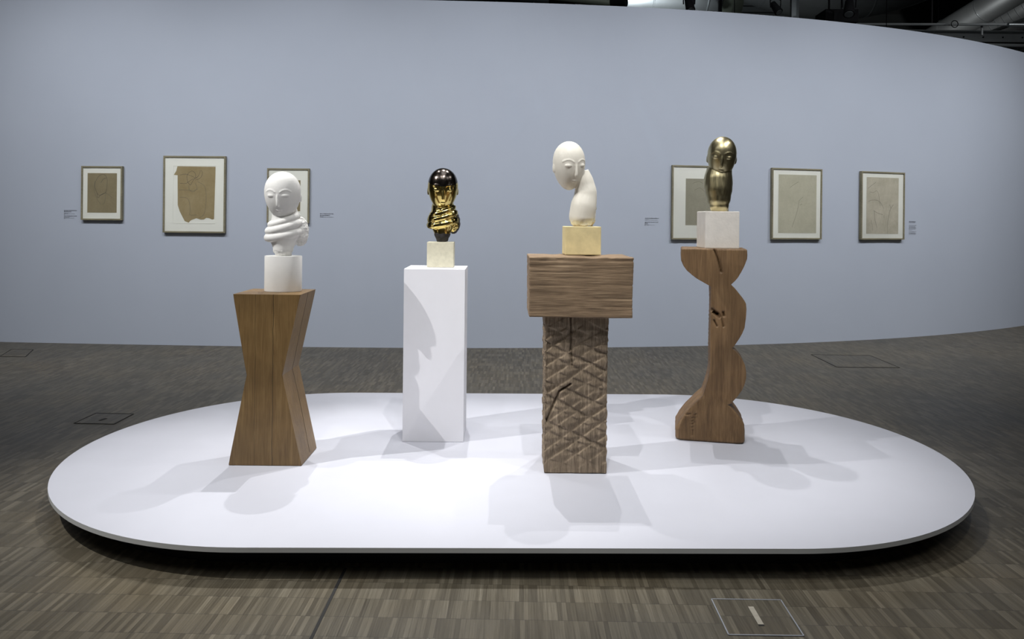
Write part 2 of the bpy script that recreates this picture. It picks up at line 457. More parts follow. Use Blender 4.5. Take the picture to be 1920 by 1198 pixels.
def block_fn(p, n):
    dsp = noise.noise(Vector((p.x*3, p.y*6, p.z*5)))*.003
    if abs(n.z) < .5:
        g = noise.noise(Vector((p.x*2.2, p.y*4, p.z*75))); dsp -= .003*max(0, g-.2)*2
        dsp -= .006*max(0, noise.noise(Vector((p.x*2.6+7, 3, p.z*55)))-.42)*2
    else: dsp += noise.noise(Vector((p.x*5, p.y*40, 5)))*.002
    if p.z > .29 : dsp -= .008*max(0, noise.noise(Vector((p.x*14, 2, p.z*30))))
    return dsp
blk = rough_box(.543, .36, .316, .0055, block_fn, 'timber_block', M_woodB, (.364, 3.892, PT+.834), .012, taper=.012)
tag(blk, 'wide weathered timber block lying across the carved upright beam', 'timber block')

# ------------------------------------------------------------------ pedestal D (scalloped)
PHI = .21
def P4(zx, zy):
    a_, b_ = ray(1240+zx/3.155, 460+zy/3.155)
    t = (cx4*sin(PHI)+4.56*cos(PHI))/(a_*sin(PHI)+cos(PHI))
    return ((a_*t-cx4)*cos(PHI)-(t-4.56)*sin(PHI)+cx4, EYE+b_*t-PT)
cx4 = 1.235
sil = [(118,36),(116,62),(119,95),(132,125),(152,152),(180,178),(215,204),(255,228),(293,248),
       (293,330),(291,450),(289,560),(288,660),(286,740),(277,800),(262,850),(247,893),
       (205,930),(150,990),(108,1045),(84,1085),(83,1152),
       (493,1152),(494,1100),(490,1060),(466,1020),(438,985),(412,958),(394,946),
       (414,940),(436,915),(452,898),(478,862),(492,828),(502,790),(503,755),(497,712),(484,684),(466,660),(442,634),(416,612),
       (428,602),(444,582),(460,560),(480,528),(494,492),(502,440),(504,380),(500,350),(480,318),(452,280),(432,256),(412,238),
       (436,216),(456,192),(472,165),(486,138),(498,110),(508,85),(509,60),(508,40)]
pp = [P4(*s) for s in sil]
cx4 = 1.235
def dhalf(z):   # depth grows at foot and head
    return .12 + .03*max(0,(z-.98)/.19) + .045*max(0, 1-z/.26)**.7
zmax = pp[0][1]
Ls = sorted([(z, x) for x, z in pp[:22]]); Rs = sorted([(z, x) for x, z in pp[22:]])
def look(T, z):
    if z <= T[0][0]: return T[0][1]
    for (z0,x0),(z1,x1) in zip(T, T[1:]):
        if z <= z1: return x0+(x1-x0)*(z-z0)/max(1e-6, z1-z0)
    return T[-1][1]
NZ, NP = 250, 176; HH = 1.172
bm = bmesh.new(); rows = []
for iz in range(NZ+1):
    z = HH*iz/NZ; l = look(Ls, z)-cx4; r = look(Rs, z)-cx4
    f0 = -(.0 if z > .3 else .03*(1-z/.3)); f1 = 2*dhalf(z)
    ins = .006*max(0, 1-z/.006)+.006*max(0, 1-(HH-z)/.006)
    mx, my = (l+r)/2, (f0+f1)/2; hx, hy = (r-l)/2-ins, (f1-f0)/2-ins
    ex = .10 if z > .16 else .10+.25*(1-z/.16)
    # foot is rounder in plan
    ring = []
    for k in range(NP):
        a = 2*pi*k/NP
        q = max(abs(cos(a)), abs(sin(a)))
        ux, uy = cos(a)/q, sin(a)/q                     # square
        rc = .07 if z > .3 else .07+.55*(1-z/.3)        # blend to circle-like
        if abs(ux) > 1-rc*.35 and abs(uy) > 1-rc*.35:
            c0 = 1-rc*.35; vx, vy = abs(ux)-c0, abs(uy)-c0; rr_ = rc*.35; ln = math.hypot(vx, vy)
            if ln > rr_: vx, vy = vx/ln*rr_, vy/ln*rr_
            ux, uy = math.copysign(c0+vx, ux), math.copysign(c0+vy, uy)
        ring.append(bm.verts.new((mx+ux*hx, my+uy*hy, z)))
    rows.append(ring)
for r0, r1 in zip(rows, rows[1:]):
    for k in range(NP): bm.faces.new((r0[k], r0[(k+1)%NP], r1[(k+1)%NP], r1[k])).smooth = True
for ring, top in ((rows[0], 0), (rows[-1], 1)):
    cv = bm.verts.new(sum((v.co for v in ring), Vector())/NP)
    for k in range(NP): bm.faces.new((ring[k], ring[(k+1)%NP], cv) if top else (ring[(k+1)%NP], ring[k], cv)).smooth = False
bmesh.ops.recalc_face_normals(bm, faces=bm.faces[:])
sharp(bm)
me = bpy.data.meshes.new('scalloped_pedestal'); bm.to_mesh(me); bm.free()
cr4 = [(.02-.017,1.165),(.028,1.10),(.045,1.03)]
holes = [((.012,.795),(.045,.773),.009,.045), ((.05,.772),(.062,.757),.008,.03), ((.082,.785),(.086,.765),.006,.02), ((.028,.735),(.045,.70),.004,.018),((.072,.745),(.084,.70),.005,.015),((.01,.80),(.03,.79),.005,.018)]
N0 = [v.normal.copy() for v in me.vertices]
for v in me.vertices:
    p = v.co.copy(); nn = N0[v.index]
    if abs(nn.z) > .75 and (p.z > HH-.001 or p.z < .001): continue
    dsp = noise.noise(Vector((p.x*14,p.y*14,p.z*7)))*.0035 + noise.noise(Vector((p.x*60,p.y*60,p.z*18)))*.0010
    if nn.y < -.3:
        dsp -= .028*exp(-(seg_d(p.x,p.z,cr4)/.0042)**2)
        for q0,q1,w,dep in holes: dsp -= dep*exp(-(seg_d(p.x+.022,p.z,[q0,q1])/w)**2)
        dsp -= .010*exp(-(seg_d(p.x,p.z,[(-.115,.03),(-.12,.14)])/.0035)**2)
        dsp -= .012*exp(-(seg_d(p.x,p.z,[(-.17,.15),(-.135,.158)])/.004)**2)
        dsp -= .010*exp(-(seg_d(p.x,p.z,[(-.105,.11),(-.1,.16)])/.0035)**2)
    if nn.x < -.6 and .3 < p.z < .95: dsp += .003*sin(p.z*240)*noise.noise(Vector((1,p.y*20,p.z*12)))
    v.co = p + nn*dsp
pd = link('scalloped_pedestal', me, M_woodD); pd.location = (cx4, 4.56, PT+.004); pd.rotation_euler = (0,0,-PHI)
tag(pd, 'brown carved wood pedestal with scalloped right side and cup-shaped top, rightmost on the platform', 'pedestal')

# ------------------------------------------------------------------ stone bases
bm = bmesh.new(); n = 72
def sup(a, rx, ry, e=.75):
    return (math.copysign(abs(cos(a))**e, cos(a))*rx, math.copysign(abs(sin(a))**e, sin(a))*ry)
rings = []
for z, k in ((0,.985),(.004,1),(.194,1.0),(.199,.985)):
    rings.append([bm.verts.new((*[q*k for q in sup(2*pi*i/n, .1035, .07, .9)], z)) for i in range(n)])
for r0, r1 in zip(rings, rings[1:]):
    for i in range(n): bm.faces.new((r0[i], r0[(i+1)%n], r1[(i+1)%n], r1[i])).smooth = True
bm.faces.new(rings[0][::-1]); bm.faces.new(rings[-1])
cyl = from_bm('round_stone_base', bm, M_plaster, loc=(-1.290, 4.222, PT+.926))
tag(cyl, 'smooth white drum-shaped stone base on top of the waisted oak pedestal', 'stone base')
def stone(w, d, h, mat, loc, rz, label, bev=.003):
    bm = bmesh.new(); box(bm, -w/2,w/2,-d/2,d/2,0,h, bev=bev)
    o = from_bm('stone_block', bm, mat, loc=loc); o.rotation_euler = (0,0,rz)
    return tag(o, label, 'stone block')
stone(.166,.14,.157, M_limeA, (-.445, 4.705, PT+1.0395), .03, 'small grey-beige stone cube on the white plinth')
stone(.197,.15,.156, M_limeY, (.388, 4.165, PT+1.152), .05, 'yellowish limestone block on the wide timber block', .004)
stone(.212,.21,.229, M_limeW, (1.295, 4.70, PT+1.176), .0, 'large white limestone cube on top of the scalloped pedestal', .005)

# ------------------------------------------------------------------ generic stylised busts
def ell(bm, c, r, M=None, n=4, egg=0):
    res = bmesh.ops.create_icosphere(bm, subdivisions=n, radius=1)
    for v in res['verts']:
        p = v.co.copy(); k = 1 + egg*p.z
        q = Vector((p.x*r[0]*k, p.y*r[1]*k, p.z*r[2]))
        if M: q = M @ q
        v.co = q + Vector(c)
def bust(name, label, loc, head_c, head_r, head_rot, neck, lower, mats, voxel=.0029, split=None, rough_z=None, back=None, rolls=(), sm=6):
    """head_rot: euler of head about its centre; neck: list of (point, radius); lower: list of (centre, radii)"""
    bm = bmesh.new()
    Rm = head_rot.to_matrix()
    rx, ry, rz = head_r; hc = Vector(head_c)
    ell(bm, hc, head_r, Rm, 4, egg=.14)
    def S(x, z, out=0):                              # point on the front of the head
        k = 1 + .14*(z/rz); q = 1 - (x/(rx*k))**2 - (z/rz)**2
        return Vector((x, -ry*k*sqrt(max(0,q)*1.0)*1.0 - out, z))
    def T(p): return hc + Rm @ p
    # nose: slim wedge
    pts = [S(0, .015, -.004), S(0,-.005, .001), S(0,-.035,.008), S(0,-.052,.012), S(0,-.058,.002)]
    tube(bm, [T(p) for p in pts], [.004,.0055,.0075,.0085,.004], 12)
    for s in (-1, 1):
        ell(bm, T(S(s*.040, .002, -.003)), (.021,.008,.010), Rm @ Matrix.Rotation(s*.35,3,'Z'), 3)
        # brow, closed eyelid, ear
        tube(bm, [T(S(s*x, z, -0.0012)) for x, z in spl2([(.010,.018),(.028,.031),(.05,.033),(.070,.022)])], [.001]+[.0040]*23+[.001], 8)
        ell(bm, T(Vector((s*(rx*.985), .012, -.012))), (.006,.014,.026), Rm, 3)
    # mouth
    ell(bm, T(S(0,-.080,-.002)), (.018,.006,.0042), Rm, 3); ell(bm, T(S(0,-.0875,-.002)), (.014,.006,.0046), Rm, 3)
    tube(bm, spline([Vector(p) for p, r in neck], 30), [interp([r for p, r in neck], i/30) for i in range(31)], 28)
    for c, r in lower: ell(bm, c, r, None, 4)
    if back: ell(bm, back[0], back[1], None, 4)
    for pts_, rr_ in rolls: tube(bm, spline(pts_, 24), [interp(rr_, i/24) for i in range(25)], 20)
    # trim below the base plane
    bmesh.ops.recalc_face_normals(bm, faces=bm.faces[:])
    me = remeshed(bm, voxel, sm, .5)
    zmin = 0.0
    for v in me.vertices:
        p = v.co
        if back:
            d = ((p.x-back[0][0])/back[1][0])**2+((p.y-back[0][1])/back[1][1])**2+((p.z-back[0][2])/back[1][2])**2
            if d < 1.3 and p.x > back[0][0]-.01: p += v.normal*(noise.noise(p*45)*.007+noise.noise(p*110)*.003)
        if p.z < .03: p += v.normal*noise.noise(p*55)*.004*(1 if rough_z else 0)
        if p.z < zmin: p.z = zmin
    t = thing(name, label, 'sculpture', loc)
    b2 = bmesh.new(); b2.from_mesh(me)
    regions = {0: [], 1: [], 2: []}
    for f in b2.faces:
        c = f.calc_center_median(); k = 0
        if split and (c - hc).dot(Rm @ Vector((0,-.28,1)).normalized()) > split: k = 1
        elif rough_z and (c.z < rough_z + .006*noise.noise(c*40) or (back and ((c-Vector(back[0])).x/back[1][0])**2+((c-Vector(back[0])).y/back[1][1])**2+((c-Vector(back[0])).z/back[1][2])**2 < 1.25 and c.y > back[0][1]-back[1][1]*.55)): k = 2
        regions[k].append(f.index)
    b2.free()
    names = {0: 'head_and_neck', 1: 'dark_crown', 2: 'rough_base'}
    for k, idx in regions.items():
        if not idx: continue
        bb = bmesh.new(); bb.from_mesh(me); keep = set(idx)
        bmesh.ops.delete(bb, geom=[f for f in bb.faces if f.index not in keep], context='FACES')
        m2 = bpy.data.meshes.new(names[k]); bb.to_mesh(m2); bb.free()
        for p in m2.polygons: p.use_smooth = True
        o = link(names[k], m2, mats[k], t)
        if k == 1: o['label'] = 'dark crown of the head'
        if k == 2: o['label'] = 'rough unpolished base of the bust'
    return t
def spl2(pts): return [(p.x, p.z) for p in spline([Vector((a,0,b)) for a,b in pts], 24)]
def interp(L, t):
    s = t*(len(L)-1); k = min(int(s), len(L)-2); u = s-k; u = u*u*(3-2*u)
    return L[k]*(1-u)+L[k+1]*u
from mathutils import Euler
def cowl(k, z0):
    out = []
    for rx_, ry_, r_, dz, tl in ((.068,.050,.017,.070,.022), (.078,.056,.020,.036,.022), (.080,.055,.022,-.004,.016)):
        out.append(([Vector((rx_*k*cos(a_), .008+ry_*k*sin(a_), z0+dz*k+tl*k*cos(a_)+.012*sin(a_))) for a_ in [2*pi*i_/12 for i_ in range(13)]], [r_*k]*13))
    return out
# 1 white plaster
bust('plaster_bust', 'smooth white plaster bust of an egg-shaped head facing forward, leftmost sculpture', (-1.292, 4.222, PT+1.1255),
     (-.002,-.012,.340), (.099,.098,.134), Euler((radians(4),0,0)),
     [((-.005,.03,.30),.060), ((0,.03,.23),.072), ((.003,.022,.17),.082), ((0,.01,.10),.080), ((.0,.0,.04),.056), ((0,0,0),.044)],
     [((.002,.01,.135),(.100,.070,.080))],
     {0: M_plaster, 2: M_plaster_rough}, rough_z=.034, back=((.085,.04,.135),(.045,.05,.085)), rolls=cowl(1.08,.125))
# 2 brass with dark crown
bust('brass_bust', 'polished brass bust with a dark crown, on the small cube over the white plinth', (-.438, 4.705, PT+1.1970),
     (.002,-.012,.330), (.094,.096,.134), Euler((radians(6),0,radians(6))),
     [((0,.03,.28),.058), ((0,.03,.22),.072), ((0,.02,.16),.078), ((0,.01,.10),.074), ((0,0,.05),.052), ((0,0,0),.034)],
     [((-.003,.008,.14),(.092,.064,.072))],
     {0: M_brassA, 1: M_darkcap, 2: M_darkrough}, split=.050, rough_z=.052, back=((.068,.04,.12),(.04,.05,.07)), rolls=cowl(1.0,.125), sm=9)
# 3 marble, leaning
bust('marble_bust', 'cream marble bust leaning to the left on a sweeping neck, on the yellowish limestone block', (.388, 4.165, PT+1.3085),
     (-.074,-.01,.336), (.089,.092,.136), Euler((radians(4),radians(-3),radians(22)), 'XYZ'),
     [((-.01,.01,.30),.050), ((.014,.01,.24),.055), ((.022,.008,.18),.063), ((.010,.0,.11),.072), ((.0,.0,.05),.070), ((.005,0,0),.050)],
     [((.035,.01,.13),(.045,.045,.12))],
     {0: M_marble, 2: M_marble_rough}, rough_z=.006, back=((.058,.025,.10),(.026,.035,.10)))
# 4 brushed brass, tall
bust('brass_bust', 'matt brushed brass bust on the large white limestone cube, rightmost sculpture', (1.300, 4.70, PT+1.4055),
     (.014,-.008,.338), (.088,.094,.132), Euler((radians(5),radians(4),radians(-14))),
     [((.008,.02,.27),.078), ((.0,.015,.20),.088), ((-.002,.005,.14),.086), ((0,0,.08),.074), ((.002,0,.035),.060), ((.002,0,0),.050)],
     [((-.002,.01,.18),(.091,.072,.12))],
     {0: M_brassB}, rough_z=None, sm=12)

# ------------------------------------------------------------------ framed drawings on the curved wall
def on_wall(px, py):
    a, b = ray(px, py); lo, hi = 6.0, 13.0
    for _ in range(50):
        m = (lo+hi)/2
        if m < wy(a*m): lo = m
        else: hi = m
    return Vector((a*lo, lo, EYE+b*lo))
def strokes(bm, lines, w, h, y, mi, wd=.003):
    for ln in lines:
        pts = spline([Vector((-w/2+u*w, 0, h/2-v*h)) for u, v in ln], 10*(len(ln)-1)) if len(ln) > 2 else [Vector((-w/2+u*w,0,h/2-v*h)) for u,v in ln]
        for p, q in zip(pts, pts[1:]):
            d = (q-p)
            if d.length < 1e-6: continue
            d.normalize(); nn = Vector((-d.z,0,d.x))*wd/2; e = d*wd*.3
            f = bm.faces.new([bm.verts.new(Vector((s.x,y,s.z))) for s in (p-nn-e, q-nn+e, q+nn+e, p+nn-e)]); f.material_index = mi
def frame(outer, inner, paper, pmat, label, lines=(), faint=(), torn=None, mount=None):
    (x0,y0,x1,y1) = outer
    A = on_wall(x0, (y0+y1)/2); B = on_wall(x1, (y0+y1)/2)
    tl, bl = on_wall(x0,y0), on_wall(x0,y1); tr, br = on_wall(x1,y0), on_wall(x1,y1)
    cz = (tl.z+bl.z+tr.z+br.z)/4; W = (B-A); W.z = 0; w = W.length; h = ((tl.z-bl.z)+(tr.z-br.z))/2
    D = .038
    ang = math.atan2(W.y, W.x); c = (A+B)/2
    k0 = (8.5)/F
    # step the flat back of the frame off the bulging wall
    n = Vector((sin(ang), -cos(ang), 0)); mid = Vector((c.x, wy(c.x), cz)); gap = (mid-Vector((c.x,c.y,cz))).dot(n)
    base = Vector((c.x,c.y,cz)) + n*(max(0,gap)+.004)
    t = thing('framed_drawing', label, 'framed drawing', base, ang, 'framed drawings hung on the curved wall')
    sx, sz = w/(x1-x0), h/(y1-y0)
    def loc(q): return ((q[0]-x0)*sx-w/2, h/2-(q[1]-y0)*sz)
    ft = .017
    bm = bmesh.new()
    box(bm, -w/2,-w/2+ft,-D,0,-h/2,h/2, bev=.001); box(bm, w/2-ft,w/2,-D,0,-h/2,h/2, bev=.001)
    box(bm, -w/2+ft,w/2-ft,-D,0,h/2-ft,h/2, bev=.001); box(bm, -w/2+ft,w/2-ft,-D,0,-h/2,-h/2+ft, bev=.001)
    from_bm('frame_moulding', bm, M_frame, t)
    yb = -D+.012
    bm = bmesh.new(); box(bm, -w/2+ft*.6,w/2-ft*.6, yb, -.003, -h/2+ft*.6,h/2-ft*.6)
    if mount:
        (mx0,mz0),(mx1,mz1) = loc(mount[:2]), loc(mount[2:])
        for q in ((mx0,mx1,mz0,mz0-.003),(mx0,mx1,mz1,mz1+.003),(mx0,mx0+.003,mz0,mz1),(mx1-.003,mx1,mz0,mz1)):
            box(bm, min(q[0],q[1]),max(q[0],q[1]), yb-.0025, yb+.001, min(q[2],q[3]),max(q[2],q[3]))
    from_bm('mount_board', bm, M_mat, t)
    (pxa,pza),(pxb,pzb) = loc(paper[:2]), loc(paper[2:])
    pw, ph = pxb-pxa, pza-pzb; pcx, pcz = (pxa+pxb)/2, (pza+pzb)/2
    bm = bmesh.new()
    if torn:
        pts = [Vector((-pw/2+u*pw, 0, ph/2-v*ph)) for u, v in torn]
    else:
        pts = [Vector(p) for p in ((-pw/2,0,-ph/2),(-pw/2,0,ph/2),(pw/2,0,ph/2),(pw/2,0,-ph/2))]
    fr = [bm.verts.new(p+Vector((0,-.0012,0))) for p in pts]; bk = [bm.verts.new(p) for p in pts]
    bm.faces.new(fr); bm.faces.new(bk[::-1]); n_ = len(fr)
    for k in range(n_): bm.faces.new((fr[k], fr[(k+1)%n_], bk[(k+1)%n_], bk[k]))
    strokes(bm, lines, pw, ph, -.0017, 1); strokes(bm, faint, pw, ph, -.0016, 2)
    o = from_bm('drawing_sheet', bm, [pmat, M_line, M_faint], t); o.location = (pcx, yb-.0006, pcz)
    bm = bmesh.new(); box(bm, -w/2+ft*.8,w/2-ft*.8, -D+.004,-D+.0055, -h/2+ft*.8,h/2-ft*.8)
    g = from_bm('glass', bm, M_glass, t)
    return t
PB = mk_paper('brown_paper', (.29,.245,.15), (.24,.20,.12))
PT2 = mk_paper('tan_torn_paper', (.36,.29,.165), (.29,.225,.115))
PG = mk_paper('grey_tan_paper', (.37,.35,.27), (.31,.295,.23))
PL = mk_paper('pale_tan_paper', (.52,.50,.39), (.45,.43,.33))
PM = mk_paper('mottled_paper', (.57,.53,.43), (.43,.40,.31))
frame((156,311.8,232.5,412.6), None, (167.2,324.9,222,398.7), PB, 'small frame with a brown sheet and oval pencil sketch, leftmost on the wall',
      lines=[[(.28,.42),(.25,.28),(.36,.10),(.52,.03),(.65,.10),(.67,.28),(.62,.48),(.42,.56),(.33,.50),(.28,.42)],
             [(.46,.24),(.54,.15),(.65,.12)], [(.33,.5),(.36,.62),(.48,.54),(.62,.5)]],
      faint=[[(.25,.2),(.24,.45),(.34,.66),(.45,.78)], [(.62,.5),(.75,.56),(.84,.62)], [(.63,.48),(.60,.7),(.52,.8)]])
torn = [(.085,0),(1,.005),(.975,.93),(.93,.94),(.86,.915),(.79,.91),(.73,.94),(.66,.943),(.55,.92),(.42,.955),(.365,1.0),(.27,.97),(.15,.80),(.10,.69),(.09,.16),(0,.152),(.055,.085)]
frame((309,293,425,436.4), None, (328.3,312.3,406,417.6), PT2, 'largest left frame with a torn tan sheet on white mount',
      lines=[[(.33,.28),(.32,.16),(.42,.085),(.51,.12),(.52,.19),(.45,.27),(.40,.33),(.33,.28)], [(.52,.21),(.60,.16),(.64,.07)], [(.15,.155),(.28,.14),(.42,.17),(.50,.20)],
             [(.15,.30),(.30,.30),(.42,.24),(.56,.20)],[(.66,.07),(.69,.13),(.63,.21),(.52,.24)]],
      faint=[[(.58,.27),(.74,.35),(.78,.52),(.77,.72),(.72,.86),(.60,.92)], [(.12,.42),(.32,.42),(.48,.43),(.58,.40)], [(.14,.55),(.30,.56),(.38,.63),(.40,.78),(.40,.86),(.56,.86)],
             [(.36,.34),(.38,.42),(.48,.45),(.56,.38),(.52,.30)]],
      torn=torn, mount=(327,311,406.5,419))
frame((502.6,316,581.5,418), None, (519.5,338.2,564.6,395.8), PB, 'framed brown sheet partly hidden behind the white plaster head',
      lines=[[(.3,.4),(.3,.2),(.5,.1),(.7,.2),(.68,.42),(.5,.55),(.3,.4)]])
frame((1257.5,311,1363,449), None, (1283,335.4,1336,422.4), PG, 'framed greyish sheet with wide white mount, behind the brushed brass head',
      faint=[[(.25,.1),(.45,.06),(.6,.1)], [(.98,.8),(.8,.92)], [(.3,.25),(.5,.2),(.7,.3)]])
frame((1443.5,316.2,1537,448.6), None, (1456,328,1527,436.9), PL, 'frame with a pale sheet and thin slanting line, second from the right',
      lines=[], faint=[[(.54,.44),(.50,.60),(.42,.78),(.36,.90)], [(.54,.44),(.64,.38)], [(.30,.22),(.40,.17),(.52,.12)], [(.62,.50),(.56,.52)]])
frame((1610,322.5,1691,449), None, (1620.2,333.2,1680,438.2), PM, 'frame with a mottled cream sheet and curved pencil lines, rightmost on the wall',
      lines=[[(.04,.20),(.14,.15),(.28,.09)], [(.06,.43),(.16,.405),(.34,.41),(.46,.47),(.53,.55)], [(.22,.59),(.34,.63),(.50,.66)], [(.24,.60),(.26,.74),(.33,.90)],
             [(.66,.99),(.66,.82),(.70,.66),(.76,.54),(.84,.48)]],
      faint=[[(.10,.26),(.2,.27),(.32,.24),(.38,.34),(.42,.5)], [(.72,.48),(.76,.54)], [(.14,.75),(.18,.85),(.2,.95)], [(.55,.67),(.55,.72)]])

def wall_label(x0, y0, rows, label, sc=1.0):
    """rows: (y offset px, list of (start px, end px), bold)"""
    p = on_wall(x0, y0); n = wnorm(p.x); s = p.y/F
    t = Vector((-n.y, n.x, 0)); ang = math.atan2(t.y, t.x)
    bm = bmesh.new(); rr = random.Random(int(x0))
    for dy, x1, bold in rows:
        x = 0.0
        while x < x1:
            w = min(rr.uniform(1.6,4.2), x1-x)
            hgt = (.9 if bold else .45)
            # word as a row of narrow letter-like bars
            u = x
            while u < x+w-.3:
                lw = rr.uniform(.35,.6); hh = hgt*rr.uniform(.75,1.15)
                vs = [bm.verts.new((uu*s, yy, -(dy+vv)*s)) for yy in (-.0008, 0) for uu, vv in ((u,hgt/2+.1),(u+lw,hgt/2+.1),(u+lw,hgt/2-hh),(u,hgt/2-hh))]
                for q in ((0,1,2,3),(7,6,5,4),(0,4,5,1),(1,5,6,2),(2,6,7,3),(3,7,4,0)):
                    bm.faces.new([vs[i] for i in q]).material_index = 0 if bold else 1
                u += lw + .12
            x += w + .5
    o = from_bm('wall_text', bm, [M_ink, M_ink2]); o.location = p + n*.002
    o.rotation_euler = (0,0,ang)
    return tag(o, label, 'wall text')
wall_label(120.2, 393.5, [(1,25,1),(3.2,14,1),(6,8,0),(7.2,21,0),(8.3,3,0),(11.3,25,1),(13.8,11,0),(15,20,0),(16.2,3,0)], 'two small grey text blocks on the wall, far left of the frames')
wall_label(600, 399.6, [(1,25,1),(3.9,19,1),(6.3,7,0),(7.2,26,0)], 'short grey text on the wall, right of the white plaster head')
wall_label(1209, 408, [(1,27.5,1),(3.4,7,0),(4.4,25,0),(8.3,26,1),(10.2,7,1),(12.4,7,0),(13.6,20,0)], 'grey text block on the wall between the marble head and brushed brass head')
wall_label(1704, 414.3, [(1.2,17.5,1),(3.2,17,0),(8,19,0),(10,17,0),(12,18,0),(13.2,19,0),(15.2,17,0),(17,8,0),(20,19,0),(22.2,17,0),(23.2,19,0),(25,17,0)], 'long paragraph of grey text on the wall, right of the rightmost frame')

# ------------------------------------------------------------------ overhead services behind the wall
def duct(path, r, mat, label, seam=.9, flanges=(), n=40, seam_mat=None, name='air_duct', cap=True):
    path = [Vector(p) for p in path]; c = path[0]
    t = thing(name, label, 'air duct', c)
    bm = bmesh.new(); L = [p-c for p in path]; tube(bm, L, r, n); from_bm('duct_shell', bm, mat, t)
    tot = sum((b-a).length for a, b in zip(L, L[1:])); s = seam*.4
    while s < tot:
        acc = 0
        for a, b in zip(L, L[1:]):
            l = (b-a).length
            if acc+l >= s:
                p = a.lerp(b, (s-acc)/l); d = (b-a).normalized(); break
            acc += l
        bm = bmesh.new(); tube(bm, [p-d*.012, p-d*.006, p+d*.006, p+d*.012], [r+.001, r+.012, r+.012, r+.001], n)
        from_bm('seam_ring', bm, seam_mat or mat, t); s += seam
    for q in (.25, .75):
        k = q*(len(L)-1); i0 = min(int(k), len(L)-2); p = L[i0].lerp(L[i0+1], k-i0)
        bm = bmesh.new(); tube(bm, [p+Vector((0,0,r*.95)), Vector((p.x,p.y,7.6-c.z))], .012, 8); from_bm('hanger_rod', bm, M_lampblack, t)
    return t
# bright galvanised duct crossing above the wall
a = at(1120, -20, 11.0); b = at(1345, -12, 11.0)
bd = duct([a+Vector((-.3,0,.0)), a, b], .38, M_steel, 'bright galvanised duct just above the wall top, centre right', seam=.78)
bm = bmesh.new(); e = b-(a+Vector((-.3,0,.0)))
tube(bm, [e, e+Vector((.12,0,0)), e+Vector((.13,0,0)), e+Vector((.28,0,0))], [.39,.39,.43,.43], 40)
o = from_bm('collar', bm, M_flange, bd); o['label'] = 'olive flexible collar'
# damper / clamp end left of the bright duct
a = at(960, 2, 10.4); b = at(1150, -12, 10.0)
dd2 = duct([at(905,-20,10), at(980,-14,10), at(1030,-10,10)], .14, M_steel_dark, 'small dark duct ending in a black cap, left of the bright duct above the wall', seam=.5)
o0 = at(905,-20,10)
bm = bmesh.new(); tube(bm, [at(1028,-8,10.0)-o0, at(1148,6,10.0)-o0], .06, 20); from_bm('branch_pipe', bm, M_flange, dd2)
bm = bmesh.new(); tube(bm, [at(1147,5,10.0)-o0, at(1174,2,9.9)-o0], .075, 20); from_bm('end_cap', bm, M_lampblack, dd2)
# broad dull duct and the curved one
duct(spline([at(1380,-70,13), at(1520,-28,13), at(1640,-35,13), at(1760,-75,13), at(1850,-120,13)], 28), .58, M_steel_dark, 'broad dull dark duct curving up above the wall, right of centre', seam=1.6)
# diagonal spiral ducts at right
a = at(1690,110,16.8); b = at(1960,-50,13.6)
duct([a, b], .27, M_steel, 'slim silvery duct slanting above the wall at the right', seam=.9)
a = at(1745,112,18.8); b = at(2000,-30,15.8)
duct([a, b], .42, M_steel, 'wide ribbed duct slanting up to the right corner', seam=.16)
# long thin pipe
bm = bmesh.new(); tube(bm, [at(1560,45.5,11.4), at(1925,46,11.0)], .02, 12)
sp_ = tag(from_bm('suspended_pipe', bm, M_beam), 'thin grey pipe running level above the wall at the right', 'pipe')
bm = bmesh.new(); tube(bm, [at(1890,46.5,10.9), at(1965,47,10.9)], .03, 16)
from_bm('pipe_sleeve', bm, M_steel, sp_)['label'] = 'fat silver sleeve'
bm = bmesh.new()
ctr = at(1790,45,11.05)
tube(bm, [ctr+Vector((cos(2*pi*k/24)*.05,0,sin(2*pi*k/24)*.05)) for k in range(25)], .006, 8, cap=False)
tag(from_bm('hanging_ring', bm, M_lampblack), 'small dark ring hooked over the level pipe', 'ring')
bm = bmesh.new(); p = at(1841,46,11.15); q = at(1841,66,11.15); tube(bm, [p, q], .015, 10)
tag(from_bm('hanger_rod', bm, M_beam), 'short vertical rod joining level pipe to steel beam', 'rod')
# steel beam and bracing
A = at(1640,56,12.2); B = at(2010,66,12.2)
bt = thing('steel_beam', 'grey painted steel beam above the wall at the far right', 'beam', (A.x, 12.2, 0))
zt, zb = at(1860,61,12.2).z, at(1860,79,12.2).z; L = B.x-A.x
bm = bmesh.new(); box(bm, 0,L,0,.04,zb,zt); from_bm('web', bm, M_beam, bt)
bm = bmesh.new(); box(bm, 0,L,-.08,.12,zt,zt+.015); from_bm('flange', bm, M_beam, bt)
bm = bmesh.new(); box(bm, 0,L,-.08,.12,zb-.015,zb); from_bm('flange', bm, M_beam, bt)
for k in range(6):
    bm = bmesh.new(); tube(bm, [(L*.45+k*.32,-.012,(zt+zb)/2),(L*.45+k*.32,.0,(zt+zb)/2)], .012, 10); from_bm('bolt', bm, M_lampblack, bt)
bm = bmesh.new(); p = at(1880,84,12.0); tube(bm, [at(1800,83.5,12.0), at(2010,87,12.0)], .028, 12)
from_bm('lower_chord', bm, M_beam, bt).location = -bt.location
bm = bmesh.new(); tube(bm, [at(1858,60,12.9), at(1925,35,11.8)], .03, 10)
from_bm('brace', bm, M_beam, bt).location = -bt.location
bm = bmesh.new(); tube(bm, [at(1905,100,12.6), at(1945,66,12.6)], .04, 10)
from_bm('brace', bm, M_beam, bt).location = -bt.location
bm = bmesh.new(); tube(bm, [(L*.9,.1,zt), (L*.9,.1,7.6)], .03, 8); from_bm('hanger_rod', bm, M_beam, bt)
